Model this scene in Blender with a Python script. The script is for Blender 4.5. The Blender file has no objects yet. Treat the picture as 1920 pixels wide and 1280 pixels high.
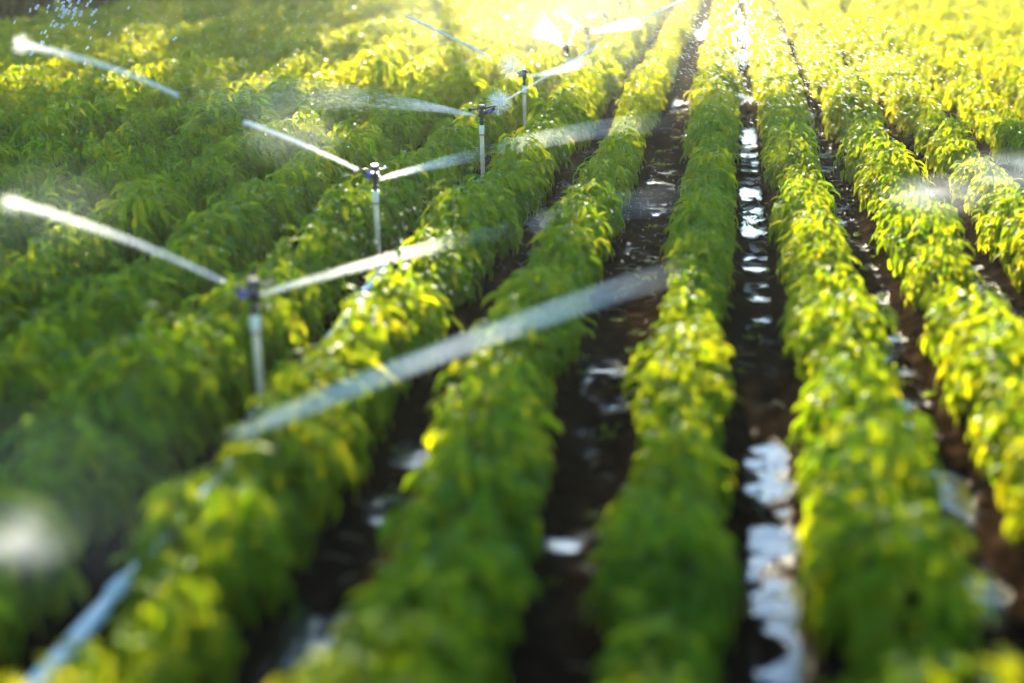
import bpy, math, random
import numpy as np
from mathutils import Vector, Matrix

# ------------------------------------------------------------------ camera, world, sun, exposure
scene = bpy.context.scene
COL = scene.collection
R = math.radians

CAM_H = 2.46
PITCH = math.atan(810 / 2667)
YAW = R(8.53)
cam_data = bpy.data.cameras.new("camera")
cam = bpy.data.objects.new("camera", cam_data)
COL.objects.link(cam)
cam.location = (0, 0, CAM_H)
cam.rotation_euler = (math.pi / 2 - PITCH, 0, YAW)
cam_data.sensor_width = 36.0
cam_data.lens = 50.0
cam_data.clip_start = 0.05
cam_data.clip_end = 2000
cam_data.dof.use_dof = True
cam_data.dof.focus_distance = 12.6
cam_data.dof.aperture_fstop = 0.56
scene.camera = cam

SUN_EL = R(17.0)
SUN_AZ = R(-13.0)            # measured from +Y towards +X
world = bpy.data.worlds.new("World")
scene.world = world
world.use_nodes = True
wn = world.node_tree
bg = wn.nodes["Background"]
sky = wn.nodes.new("ShaderNodeTexSky")
sky.sky_type = 'NISHITA'
sky.sun_disc = False
sky.sun_elevation = SUN_EL
sky.sun_rotation = SUN_AZ
sky.air_density = 1.0
sky.dust_density = 0.2
sky.ozone_density = 4.0
tint = wn.nodes.new("ShaderNodeMix")
tint.data_type = 'RGBA'
tint.blend_type = 'MULTIPLY'
tint.inputs[0].default_value = 1.0
tint.inputs[7].default_value = (0.80, 1.0, 1.02, 1)
wn.links.new(sky.outputs[0], tint.inputs[6])
wn.links.new(tint.outputs[2], bg.inputs[0])
bg.inputs[1].default_value = 0.095

sun_dir = Vector((math.sin(SUN_AZ) * math.cos(SUN_EL), math.cos(SUN_AZ) * math.cos(SUN_EL), math.sin(SUN_EL)))
sd = bpy.data.lights.new("sun", 'SUN')
sd.energy = 5.0
sd.angle = R(0.53)
sd.color = (1.0, 0.88, 0.60)
sun = bpy.data.objects.new("sun", sd)
COL.objects.link(sun)
sun.rotation_euler = sun_dir.to_track_quat('Z', 'Y').to_euler()

scene.view_settings.view_transform = 'Standard'
scene.view_settings.look = 'None'
scene.view_settings.gamma = 1.0
scene.view_settings.exposure = 2.75

scene.render.engine = 'CYCLES'
cy = scene.cycles
cy.use_denoising = True
try:
    cy.denoiser = 'OPENIMAGEDENOISE'
except Exception:
    pass
cy.max_bounces = 8
cy.diffuse_bounces = 2
cy.glossy_bounces = 3
cy.transmission_bounces = 5
cy.transparent_max_bounces = 12
cy.volume_bounces = 1
cy.caustics_reflective = False
cy.caustics_refractive = False
cy.sample_clamp_indirect = 6.0
cy.use_adaptive_sampling = False

# ------------------------------------------------------------------ helpers
rng = np.random.default_rng(11)
random.seed(5)
FPX = 2667.0
_fw = np.array([-math.sin(YAW) * math.cos(PITCH), math.cos(YAW) * math.cos(PITCH), -math.sin(PITCH)])
_rt = np.array([math.cos(YAW), math.sin(YAW), 0.0])
_up = np.cross(_rt, _fw)
_C = np.array([0, 0, CAM_H])


def P(px, py, zc):
    """a point seen at photo pixel (px, py) at depth zc metres"""
    return _C + zc * (_fw + (px - 960) / FPX * _rt - (py - 640) / FPX * _up)


def G(px, py, z=0.0):
    """the point of the level z seen at photo pixel (px, py)"""
    d = _fw + (px - 960) / FPX * _rt - (py - 640) / FPX * _up
    return _C + (z - CAM_H) / d[2] * d


def project(p):
    d = np.asarray(p) - _C
    z = d @ _fw
    return 960 + FPX * (d @ _rt) / z, 640 - FPX * (d @ _up) / z, z


def mesh_np(name, verts, faces_list, mat, parent=None, smooth=True, attr=None):
    """one mesh object from numpy verts and a list of (n, k) index arrays"""
    me = bpy.data.meshes.new(name)
    verts = np.asarray(verts, dtype=np.float32)
    faces_list = [np.asarray(f, dtype=np.int32) for f in faces_list if len(f)]
    loops = np.concatenate([f.ravel() for f in faces_list])
    sizes = np.concatenate([np.full(len(f), f.shape[1], dtype=np.int32) for f in faces_list])
    starts = np.concatenate([[0], np.cumsum(sizes)[:-1]]).astype(np.int32)
    me.vertices.add(len(verts))
    me.vertices.foreach_set("co", verts.ravel())
    me.loops.add(len(loops))
    me.loops.foreach_set("vertex_index", loops)
    me.polygons.add(len(sizes))
    me.polygons.foreach_set("loop_start", starts)
    me.polygons.foreach_set("loop_total", sizes)
    if smooth:
        me.polygons.foreach_set("use_smooth", np.ones(len(sizes), dtype=bool))
    if attr:
        for an, arr in attr.items():
            a = me.attributes.new(an, 'FLOAT', 'POINT')
            a.data.foreach_set("value", np.asarray(arr, dtype=np.float32))
    me.update(calc_edges=True)
    me.materials.append(mat)
    o = bpy.data.objects.new(name, me)
    COL.objects.link(o)
    if parent is not None:
        o.parent = parent
    return o


class MB:
    """collects tubes, lathes and boxes for ONE mesh"""

    def __init__(self):
        self.v, self.f = [], []

    def ring(self, c, t, r, n):
        t = Vector(t).normalized()
        a = t.orthogonal().normalized()
        if abs(t.z) < 0.95:
            a = t.cross(Vector((0, 0, 1))).normalized()
        b = t.cross(a)
        i0 = len(self.v)
        for k in range(n):
            an = 2 * math.pi * k / n
            self.v.append(tuple(Vector(c) + a * (r * math.cos(an)) + b * (r * math.sin(an))))
        return i0

    def tube(self, pts, radii, n=12, cap=True):
        pts = [Vector(p) for p in pts]
        rings = []
        for i, p in enumerate(pts):
            q0, q1 = pts[max(i - 1, 0)], pts[min(i + 1, len(pts) - 1)]
            d = (q1 - q0) if (q1 - q0).length > 1e-9 else Vector((0, 0, 1))
            rings.append(self.ring(p, d, radii[i] if hasattr(radii, '__len__') else radii, n))
        for a, b in zip(rings, rings[1:]):
            for k in range(n):
                self.f.append((a + k, a + (k + 1) % n, b + (k + 1) % n, b + k))
        if cap:
            self.f.append(tuple(rings[0] + k for k in range(n))[::-1])
            self.f.append(tuple(rings[-1] + k for k in range(n)))

    def lathe(self, prof, n=20, c=(0, 0, 0)):
        """prof: list of (z, r), bottom to top; rings stacked along z"""
        c = Vector(c)
        rings = []
        for z, r in prof:
            i0 = len(self.v)
            for k in range(n):
                an = 2 * math.pi * k / n
                self.v.append((c.x + r * math.cos(an), c.y + r * math.sin(an), c.z + z))
            rings.append(i0)
        for a, b in zip(rings, rings[1:]):
            for k in range(n):
                self.f.append((a + k, a + (k + 1) % n, b + (k + 1) % n, b + k))
        self.f.append(tuple(rings[0] + k for k in range(n))[::-1])
        self.f.append(tuple(rings[-1] + k for k in range(n)))

    def build(self, name, mat, parent=None, smooth_angle=40):
        me = bpy.data.meshes.new(name)
        me.from_pydata([tuple(v) for v in self.v], [], self.f)
        me.update()
        me.polygons.foreach_set("use_smooth", [True] * len(me.polygons))
        try:
            me.set_sharp_from_angle(angle=R(smooth_angle))
        except Exception:
            pass
        me.materials.append(mat)
        o = bpy.data.objects.new(name, me)
        COL.objects.link(o)
        if parent is not None:
            o.parent = parent
        return o


def tag(o, label=None, cat=None, group=None, kind=None):
    for k, v in (("label", label), ("category", cat), ("group", group), ("kind", kind)):
        if v:
            o[k] = v
    return o


def empty(name, loc, rz=0.0):
    o = bpy.data.objects.new(name, None)
    COL.objects.link(o)
    o.location = loc
    o.rotation_euler = (0, 0, rz)
    return o


def new_mat(name):
    m = bpy.data.materials.new(name)
    m.use_nodes = True
    nt = m.node_tree
    for n in list(nt.nodes):
        nt.nodes.remove(n)
    out = nt.nodes.new("ShaderNodeOutputMaterial")
    return m, nt, out


def N(nt, t, **kw):
    n = nt.nodes.new(t)
    for k, v in kw.items():
        if k == 'op':
            n.operation = v
        elif k == 'blend':
            n.blend_type = v
        elif k.startswith('i_'):
            n.inputs[k[2:].replace('_', ' ')].default_value = v
        else:
            setattr(n, k, v)
    return n


def ramp(nt, stops):
    n = nt.nodes.new("ShaderNodeValToRGB")
    e = n.color_ramp.elements
    e[0].position, e[0].color = stops[0][0], (*stops[0][1], 1)
    e[1].position, e[1].color = stops[-1][0], (*stops[-1][1], 1)
    for p, c in stops[1:-1]:
        x = e.new(p)
        x.color = (*c, 1)
    return n


# ------------------------------------------------------------------ materials
def leaf_material():
    m, nt, out = new_mat("pepper_leaf")
    L = nt.links
    at = N(nt, "ShaderNodeAttribute", attribute_name="tint")
    oi = N(nt, "ShaderNodeObjectInfo")
    geo = N(nt, "ShaderNodeNewGeometry")
    mth = N(nt, "ShaderNodeMath", op='MULTIPLY_ADD')
    mth.inputs[1].default_value = 0.3
    L.new(oi.outputs["Random"], mth.inputs[0])
    L.new(at.outputs["Fac"], mth.inputs[2])
    noise = N(nt, "ShaderNodeTexNoise", i_Scale=1.7, i_Detail=2.0)
    L.new(geo.outputs["Position"], noise.inputs["Vector"])
    m2 = N(nt, "ShaderNodeMath", op='MULTIPLY_ADD')
    m2.inputs[1].default_value = 0.5
    L.new(noise.outputs["Fac"], m2.inputs[0])
    L.new(mth.outputs[0], m2.inputs[2])
    m3 = N(nt, "ShaderNodeMath", op='SUBTRACT')
    m3.inputs[1].default_value = 0.24
    L.new(m2.outputs[0], m3.inputs[0])
    cd = ramp(nt, [(0.0, (0.026, 0.098, 0.009)), (0.45, (0.095, 0.175, 0.008)), (0.8, (0.16, 0.215, 0.008)), (1.0, (0.21, 0.21, 0.008))])
    ct = ramp(nt, [(0.0, (0.11, 0.27, 0.002)), (0.45, (0.31, 0.40, 0.002)), (0.8, (0.46, 0.48, 0.003)), (1.0, (0.58, 0.52, 0.004))])
    L.new(m3.outputs[0], cd.inputs[0])
    L.new(m3.outputs[0], ct.inputs[0])
    d = N(nt, "ShaderNodeBsdfDiffuse")
    t = N(nt, "ShaderNodeBsdfTranslucent")
    g = N(nt, "ShaderNodeBsdfGlossy")
    g.inputs["Roughness"].default_value = 0.38
    g.inputs["Color"].default_value = (0.9, 0.95, 1.0, 1)
    L.new(cd.outputs[0], d.inputs[0])
    L.new(ct.outputs[0], t.inputs[0])
    a = N(nt, "ShaderNodeMixShader")
    a.inputs[0].default_value = 0.54
    L.new(d.outputs[0], a.inputs[1])
    L.new(t.outputs[0], a.inputs[2])
    fr = N(nt, "ShaderNodeFresnel", i_IOR=1.22)
    b = N(nt, "ShaderNodeMixShader")
    fm = N(nt, 'ShaderNodeMath', op='MULTIPLY')
    fm.inputs[1].default_value = 0.11
    L.new(fr.outputs[0], fm.inputs[0])
    L.new(fm.outputs[0], b.inputs[0])
    L.new(a.outputs[0], b.inputs[1])
    L.new(g.outputs[0], b.inputs[2])
    L.new(b.outputs[0], out.inputs[0])
    return m


def plain(name, col, rough=0.5, metal=0.0, noise_amt=0.15, scale=40.0, spec=0.5):
    m, nt, out = new_mat(name)
    L = nt.links
    p = N(nt, "ShaderNodeBsdfPrincipled")
    tc = N(nt, "ShaderNodeTexCoord")
    no = N(nt, "ShaderNodeTexNoise", i_Scale=scale, i_Detail=4.0)
    L.new(tc.outputs["Object"], no.inputs["Vector"])
    lo = tuple(c * (1 - noise_amt * 2) for c in col)
    hi = tuple(min(1, c * (1 + noise_amt)) for c in col)
    r = ramp(nt, [(0.3, lo), (0.7, hi)])
    L.new(no.outputs["Fac"], r.inputs[0])
    L.new(r.outputs[0], p.inputs["Base Color"])
    p.inputs["Roughness"].default_value = rough
    p.inputs["Metallic"].default_value = metal
    p.inputs["Specular IOR Level"].default_value = spec
    L.new(p.outputs[0], out.inputs[0])
    return m


def soil_material():
    m, nt, out = new_mat("wet_soil")
    L = nt.links
    geo = N(nt, "ShaderNodeNewGeometry")
    n1 = N(nt, "ShaderNodeTexNoise", i_Scale=9.0, i_Detail=8.0, i_Roughness=0.65)
    n3 = N(nt, "ShaderNodeTexNoise", i_Scale=70.0, i_Detail=5.0)
    for n in (n1, n3):
        L.new(geo.outputs["Position"], n.inputs["Vector"])
    c = ramp(nt, [(0.25, (0.004, 0.0024, 0.0014)), (0.5, (0.011, 0.0062, 0.0034)), (0.72, (0.042, 0.024, 0.012))])
    L.new(n1.outputs["Fac"], c.inputs[0])
    bm = N(nt, "ShaderNodeBump")
    bm.inputs["Strength"].default_value = 0.8
    bm.inputs["Distance"].default_value = 0.02
    L.new(n3.outputs["Fac"], bm.inputs["Height"])
    d = N(nt, "ShaderNodeBsdfDiffuse")
    L.new(c.outputs[0], d.inputs[0])
    L.new(bm.outputs[0], d.inputs["Normal"])
    g = N(nt, "ShaderNodeBsdfGlossy")
    g.inputs["Roughness"].default_value = 0.22
    L.new(bm.outputs[0], g.inputs["Normal"])
    sx = N(nt, "ShaderNodeSeparateXYZ")
    L.new(geo.outputs["Position"], sx.inputs[0])
    wet = N(nt, "ShaderNodeMapRange", interpolation_type='SMOOTHSTEP')
    wet.inputs["From Min"].default_value = 0.013
    wet.inputs["From Max"].default_value = 0.0
    wet.inputs["To Max"].default_value = 0.55
    L.new(sx.outputs[2], wet.inputs["Value"])
    fr = N(nt, "ShaderNodeFresnel", i_IOR=1.33)
    mu = N(nt, "ShaderNodeMath", op='MULTIPLY')
    L.new(wet.outputs[0], mu.inputs[0])
    L.new(fr.outputs[0], mu.inputs[1])
    mx = N(nt, "ShaderNodeMixShader")
    L.new(mu.outputs[0], mx.inputs[0])
    L.new(d.outputs[0], mx.inputs[1])
    L.new(g.outputs[0], mx.inputs[2])
    L.new(mx.outputs[0], out.inputs[0])
    return m


def water_material():
    m, nt, out = new_mat("puddle_water")
    L = nt.links
    p = N(nt, "ShaderNodeBsdfPrincipled")
    p.inputs["Base Color"].default_value = (0.018, 0.014, 0.010, 1)
    p.inputs["Roughness"].default_value = 0.12
    p.inputs["IOR"].default_value = 1.5
    p.inputs["Specular IOR Level"].default_value = 1.0
    geo = N(nt, "ShaderNodeNewGeometry")
    n1 = N(nt, "ShaderNodeTexNoise", i_Scale=11.0, i_Detail=4.0)
    L.new(geo.outputs["Position"], n1.inputs["Vector"])
    bm = N(nt, "ShaderNodeBump")
    bm.inputs["Strength"].default_value = 0.6
    bm.inputs["Distance"].default_value = 0.02
    L.new(n1.outputs["Fac"], bm.inputs["Height"])
    L.new(bm.outputs[0], p.inputs["Normal"])
    L.new(p.outputs[0], out.inputs[0])
    return m


def spray_material(name, col, trans=0.5, gloss=0.25, rough=0.25):
    """broken, airy water: scatters light on and through, with a wet shine"""
    m, nt, out = new_mat(name)
    L = nt.links
    geo = N(nt, "ShaderNodeNewGeometry")
    n1 = N(nt, "ShaderNodeTexNoise", i_Scale=55.0, i_Detail=2.0)
    L.new(geo.outputs["Position"], n1.inputs["Vector"])
    c = ramp(nt, [(0.3, tuple(x * 0.8 for x in col)), (0.7, col)])
    L.new(n1.outputs["Fac"], c.inputs[0])
    d = N(nt, "ShaderNodeBsdfDiffuse")
    t = N(nt, "ShaderNodeBsdfTranslucent")
    g = N(nt, "ShaderNodeBsdfGlossy")
    g.inputs["Roughness"].default_value = rough
    L.new(c.outputs[0], d.inputs[0])
    L.new(c.outputs[0], t.inputs[0])
    a = N(nt, "ShaderNodeMixShader")
    a.inputs[0].default_value = trans
    L.new(d.outputs[0], a.inputs[1])
    L.new(t.outputs[0], a.inputs[2])
    b = N(nt, "ShaderNodeMixShader")
    b.inputs[0].default_value = gloss
    L.new(a.outputs[0], b.inputs[1])
    L.new(g.outputs[0], b.inputs[2])
    L.new(b.outputs[0], out.inputs[0])
    return m


M_LEAF = leaf_material()
M_STEM = plain("green_stem", (0.07, 0.12, 0.03), 0.6)
M_SOIL = soil_material()
M_WATER = water_material()
M_JET = spray_material("jet_water", (0.95, 0.97, 0.97), 0.6, 0.15)
M_SPRAY = spray_material("spray_water", (0.92, 0.95, 0.95), 0.6, 0.15)


def water_volume(name, dens, aniso):
    """a solid body of broken, bubbly water that scatters the light going through it"""
    m, nt, out = new_mat(name)
    pv = N(nt, "ShaderNodeVolumePrincipled")
    pv.inputs["Color"].default_value = (0.97, 1.0, 1.0, 1)
    pv.inputs["Density"].default_value = dens
    pv.inputs["Anisotropy"].default_value = aniso
    nt.links.new(pv.outputs[0], out.inputs["Volume"])
    return m


M_JETV = water_volume("jet_water", 80.0, 0.35)
M_DROP = water_volume("drop_water", 220.0, 0.45)
M_PVC = plain("weathered_white_pipe", (0.92, 0.58, 0.32), 0.45, 0, 0.12, 18)
M_PVCC = plain("pipe_coupling", (0.80, 0.64, 0.46), 0.4, 0, 0.1, 30)
M_RUST = plain("orange_tape", (0.42, 0.15, 0.05), 0.6)
M_BLACK = plain("black_plastic", (0.014, 0.013, 0.013), 0.35)
M_VIOLET = plain("violet_nozzle_plastic", (0.10, 0.06, 0.42), 0.3)
M_HOSE = plain("pale_blue_pipe", (0.92, 0.88, 0.78), 0.25, 0, 0.06, 8)
M_CLAMP = plain("galvanised_clamp", (0.42, 0.44, 0.46), 0.35, 0.7)
M_BARK = plain("bark", (0.10, 0.075, 0.055), 0.85, 0, 0.3, 6)
M_STRAW = plain("dry_straw", (0.34, 0.24, 0.12), 0.8)


def tree_leaf_material():
    m, nt, out = new_mat("tree_leaf")
    L = nt.links
    at = N(nt, "ShaderNodeAttribute", attribute_name="tint")
    c = ramp(nt, [(0.0, (0.012, 0.035, 0.012)), (1.0, (0.05, 0.09, 0.02))])
    L.new(at.outputs["Fac"], c.inputs[0])
    d = N(nt, "ShaderNodeBsdfDiffuse")
    t = N(nt, "ShaderNodeBsdfTranslucent")
    L.new(c.outputs[0], d.inputs[0])
    L.new(c.outputs[0], t.inputs[0])
    a = N(nt, "ShaderNodeMixShader")
    a.inputs[0].default_value = 0.35
    L.new(d.outputs[0], a.inputs[1])
    L.new(t.outputs[0], a.inputs[2])
    L.new(a.outputs[0], out.inputs[0])
    return m


M_TLEAF = tree_leaf_material()

# ------------------------------------------------------------------ the ground: wet furrows between raised beds
ROWS = {}
for k in range(-16, 26):
    if k >= 0:
        ROWS[k] = -0.13 + 0.765 * k
    elif k == -1:
        ROWS[k] = -1.00
    else:
        ROWS[k] = -1.77 - 0.785 * (-2 - k)
ROW_X = np.array(sorted(ROWS.values()))

# puddles: (photo x, photo y, half width across the furrow, half length along it, depth)
PUDDLES = [(1395, 262, .13, .55, .05), (1405, 368, .13, .35, .04), (1412, 420, .13, .32, .045), (1412, 482, .12, .2, .03),
           (1455, 640, .09, .12, .026), (1440, 850, .12, .12, .035), (1452, 912, .12, .10, .05), (1455, 1010, .15, .11, .05),
           (1470, 1120, .13, .18, .032), (1480, 1240, .14, .2, .036), (1395, 60, .13, 1.0, .05),
           (1560, 275, .1, .4, .04), (1600, 340, .1, .2, .028), (1650, 545, .1, .2, .03), (1690, 640, .1, .1, .02),
           (1795, 925, .18, .24, .075), (1300, 60, .1, 1.0, .03), (1390, 180, .1, .4, .03),
           (1065, 1020, .09, .06, .025),
           (775, 855, .13, .16, .03), (600, 1170, .14, .18, .065), (560, 1250, .12, .14, .04),
           (1890, 1120, .12, .15, .02), (1270, 170, .1, .5, .025), (1240, 250, .1, .3, .02)]


def grid_axis(lo_f, hi_f, step, lo, hi, grow=1.22):
    a = list(np.arange(lo_f, hi_f + 1e-6, step))
    s, x = step, a[-1]
    while x < hi:
        s *= grow
        x += s
        a.append(x)
    s, x = step, a[0]
    pre = []
    while x > lo:
        s *= grow
        x -= s
        pre.append(x)
    return np.array(pre[::-1] + a)


def vnoise(x, y, seed, scale):
    """smooth value noise on numpy arrays"""
    r = np.random.default_rng(seed)
    T = r.random((256, 256))
    u, v = x * scale + 37.3, y * scale + 91.7
    i, j = np.floor(u).astype(int), np.floor(v).astype(int)
    fu, fv = u - i, v - j
    fu = fu * fu * (3 - 2 * fu)
    fv = fv * fv * (3 - 2 * fv)
    t = lambda a, b: T[a % 256, b % 256]
    return (t(i, j) * (1 - fu) + t(i + 1, j) * fu) * (1 - fv) + (t(i, j + 1) * (1 - fu) + t(i + 1, j + 1) * fu) * fv


gx = grid_axis(-3.2, 4.0, 0.026, -320, 320)
gy = grid_axis(2.6, 17.0, 0.03, -320, 320)
XX, YY = np.meshgrid(gx, gy)
dist = np.min(np.abs(XX[..., None] - ROW_X[None, None, :]), axis=2)
field = (XX > ROW_X[0] - .4) & (XX < ROW_X[-1] + .4) & (YY > 0) & (YY < 46)
bed = np.clip(1 - (dist / 0.30) ** 2, 0, 1) * 0.11
ZZ = np.where(field, bed, 0.03)
ZZ = ZZ + 0.013 + (vnoise(XX, YY, 1, 2.0) - .5) * .026 + (vnoise(XX, YY, 2, 6.0) - .5) * .030 + (vnoise(XX, YY * .8, 3, 15.0) - .5) * .026 + (vnoise(XX, YY, 4, 31.0) - .5) * .010
PN = np.clip(vnoise(XX, YY * .9, 9, 13.0) * 1.5 + vnoise(XX, YY, 19, 27.0) * .8 - .5, -.1, 1.5)
for (px, py, wx, wy, dp) in PUDDLES:
    g = G(px, py)
    w = np.exp(-(((XX - g[0]) / wx) ** 2 + ((YY - g[1]) / wy) ** 2))
    ZZ -= w * dp * (np.maximum(PN, .55) if dp > .07 else PN)
ZZ = ZZ + np.where(np.abs(XX + .56) < .42, .010, 0) + np.where((np.abs(XX + 1.36) < .36) & (YY > 4.6), .010, 0)
nx, ny = len(gx), len(gy)
vv = np.stack([XX.ravel(), YY.ravel(), ZZ.ravel()], 1)
ii = np.arange((ny - 1) * nx).reshape(ny - 1, nx)[:, :-1].ravel()
ground = mesh_np("ground", vv, [np.stack([ii, ii + 1, ii + nx + 1, ii + nx], 1)], M_SOIL)
tag(ground, kind="structure")
wv = [(-14, 1.5, 0), (20, 1.5, 0), (20, 44, 0), (-14, 44, 0)]
water = mesh_np("water", wv, [np.array([[0, 1, 2, 3]])], M_WATER, smooth=False)
tag(water, kind="structure")


# ------------------------------------------------------------------ leaves
def leaves_mesh(base, az, pitch0, curl, length, width, roll, tint):
    """vectorised pointed, folded, drooping leaves: 8 verts and 6 faces each"""
    n = len(az)
    ts = [0.0, 0.3, 0.68, 1.0]
    ca, sa = np.cos(az), np.sin(az)
    side = np.stack([-sa, ca, np.zeros(n)], 1)
    pos = base.copy()
    cen = [pos.copy()]
    dirs = []
    pit = pitch0.copy()
    for k in range(3):
        p = pitch0 - curl * (ts[k] + ts[k + 1]) / 2
        d = np.stack([ca * np.cos(p), sa * np.cos(p), np.sin(p)], 1)
        dirs.append(d)
        pos = pos + d * (length * (ts[k + 1] - ts[k]))[:, None]
        cen.append(pos.copy())
    V = np.zeros((n, 8, 3))
    V[:, 0] = cen[0]
    V[:, 7] = cen[3]
    for j, (k, wf) in enumerate(((1, 1.0), (2, 0.72))):
        d = dirs[k]
        up = np.cross(d, side)
        up = up * np.sign(up[:, 2:3] + 1e-9)
        s = side * np.cos(roll)[:, None] + up * np.sin(roll)[:, None]
        u = np.cross(s, d)
        u = np.cross(d, s)
        u = u * np.sign(u[:, 2:3] + 1e-9)
        w = (width * wf * 0.5)[:, None]
        V[:, 1 + 3 * j] = cen[k] + s * w + u * w * 0.35
        V[:, 2 + 3 * j] = cen[k]
        V[:, 3 + 3 * j] = cen[k] - s * w + u * w * 0.35
    o = (np.arange(n) * 8)[:, None]
    tri = np.concatenate([np.array([[0, 2, 1]]) + o, np.array([[0, 3, 2]]) + o, np.array([[4, 5, 7]]) + o, np.array([[5, 6, 7]]) + o])
    quad = np.concatenate([np.array([[1, 2, 5, 4]]) + o, np.array([[2, 3, 6, 5]]) + o])
    return V.reshape(-1, 3), tri, quad, np.repeat(tint, 8)


def plant_leaves(r, n, a=0.255, b=0.235, z0=0.10, hh=0.28, lscale=1.0):
    phi = r.uniform(0, 2 * math.pi, n)
    u = r.random(n)
    th = np.arccos(1 - u * 1.22)
    # a lumpy dome: a few shoots stick out further
    lump = np.ones(n)
    for _ in range(7):
        p0, t0 = r.uniform(0, 6.28), r.uniform(0.1, 1.3)
        dd = (np.cos(phi) * np.sin(th) - math.cos(p0) * math.sin(t0)) ** 2 + (np.sin(phi) * np.sin(th) - math.sin(p0) * math.sin(t0)) ** 2 + (np.cos(th) - math.cos(t0)) ** 2
        lump += r.uniform(-.20, .42) * np.exp(-dd / .09)
    rad = (1 - 0.5 * r.random(n) ** 2.0) * lump * 0.92
    base = np.stack([a * np.cos(phi) * np.sin(th) * rad, b * np.sin(phi) * np.sin(th) * rad, z0 + hh * np.cos(th) * rad], 1)
    az = phi + r.normal(0, 0.7, n)
    pitch0 = R(20) - th * 0.66 + r.normal(0, 0.36, n)
    curl = r.uniform(1.0, 2.3, n)
    length = r.uniform(0.075, 0.155, n) * lscale
    width = length * r.uniform(0.20, 0.33, n)
    roll = r.normal(0, 0.35, n)
    tint = np.clip(r.normal(0.40, 0.20, n) + (r.random(n) < 0.06) * 0.35, 0, 1)
    # long leaves at the skirt hang outwards: pull their foot back a little
    base[:, :2] *= 0.86
    base[:, 2] = np.maximum(base[:, 2], 0.07)
    return leaves_mesh(base, az, pitch0, curl, length, width, roll, tint)


NV = 9
plant_fol, plant_stem = [], []
for k in range(NV):
    r = np.random.default_rng(100 + k)
    V, tri, quad, tint = plant_leaves(r, 350)
    fo = mesh_np("foliage", V, [tri, quad], M_LEAF, attr={"tint": tint})
    mb = MB()
    mb.tube([(0, 0, -0.02), (0.005, 0, 0.08), (0, 0.01, 0.15)], [.009, .008, .006], 7)
    for j in range(6):
        an = j * 1.05 + r.uniform(-.2, .2)
        c, s = math.cos(an), math.sin(an)
        mb.tube([(0, 0.005, 0.10 + .01 * j), (c * .06, s * .06, .18), (c * .13, s * .13, .22 + r.uniform(0, .06))], [.005, .004, .002], 5)
    st = mb.build("stem", M_STEM)
    plant_fol.append(fo)
    plant_stem.append(st)

# every plant of the field
SP = 0.34
plants = []
prng = np.random.default_rng(77)
for k, x in ROWS.items():
    y = 1.6 + prng.uniform(0, SP)
    while y < 42:
        y += SP * prng.uniform(0.82, 1.18)
        sc = 1.0 + (vnoise(np.array([x]), np.array([y]), 40 + (k % 7), 1.1)[0] - .5) * 0.42 + prng.normal(0, .10) + (0.05 if k < -2 else 0.0)
        px, py, zc = project((x, y, .3))
        if zc < 0.8:
            continue
        if prng.random() < 0.02:
            continue
        if k == -2 and (5.05 < y < 7.8 or 3.8 < y < 4.45):
            sc = max(sc, 1.0) * 1.14
        if k == -2 and (4.45 <= y <= 5.05 or 7.8 <= y <= 8.3):
            sc = .78
        if k == -2 and y > 8.5:
            sc = max(sc, .95) * 1.16
        if y < 5.7 and k >= 0:
            sc *= 1.14 if k == 0 else 1.06
        if k == -1:
            sc *= .90 + .12 * min(1, max(0, (6.2 - y) / 1.5))
        if k <= -3:
            sc *= 1.13
        m = 260 + 1500 / max(zc, 1) * 1.2
        if px < -m or px > 1920 + m or py < -140 or py > 1280 + 1100:
            continue
        dx = 0.0
        if k == -1:
            dx = .12 * min(1, max(0, (6.4 - y) / 1.6))
        if k == -2:
            dx = .10 * min(1, max(0, (5.4 - y) / 1.0))
        if k == -2 and (y < 3.85 or 4.45 <= y <= 5.05):
            sc, dx = (.97, .11) if y < 3.85 else (.66, .13)
        if k == -2 and 3.85 <= y < 4.45:
            sc, dx = 1.34, -.04
        plants.append(dict(row=k, x=x + dx + prng.normal(0, .022 if k > -4 else .05), y=y, s=sc, px=px, py=py, zc=zc, rz=prng.uniform(0, 6.28)))
plants.sort(key=lambda d: d['zc'])
inview = [d for d in plants if -45 < d['px'] < 1965 and -20 < d['py'] < 1280 + 60]
solo = inview[:296]
solo_ids = {id(d) for d in solo}
rest = [d for d in plants if id(d) not in solo_ids]
print("plants", len(plants), "in view", len(inview), "rest", len(rest))

ORD = ("first second third fourth fifth sixth seventh eighth ninth tenth eleventh twelfth thirteenth fourteenth fifteenth sixteenth seventeenth eighteenth "
       "nineteenth twentieth twenty-first twenty-second twenty-third twenty-fourth twenty-fifth twenty-sixth twenty-seventh twenty-eighth twenty-ninth thirtieth").split()
ROWNAME = {0: "row left of the bright puddles", 1: "row right of the bright puddles", 2: "second row right of the bright puddles",
           3: "third row right of the bright puddles", 4: "fourth row right of the bright puddles", 5: "fifth row right of the bright puddles",
           6: "sixth row right of the bright puddles", 7: "seventh row right of the bright puddles", 8: "eighth row right of the bright puddles",
           -1: "second row right of the sprinkler pipe", -2: "row just right of the sprinkler pipe", -3: "row just left of the sprinkler pipe",
           -4: "second row left of the sprinkler pipe", -5: "third row left of the sprinkler pipe", -6: "fourth row left of the sprinkler pipe",
           -7: "fifth row left of the sprinkler pipe", -8: "sixth row left of the sprinkler pipe", -9: "seventh row left of the sprinkler pipe",
           -10: "eighth row left of the sprinkler pipe", -11: "ninth row left of the sprinkler pipe"}
count = {}
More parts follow.
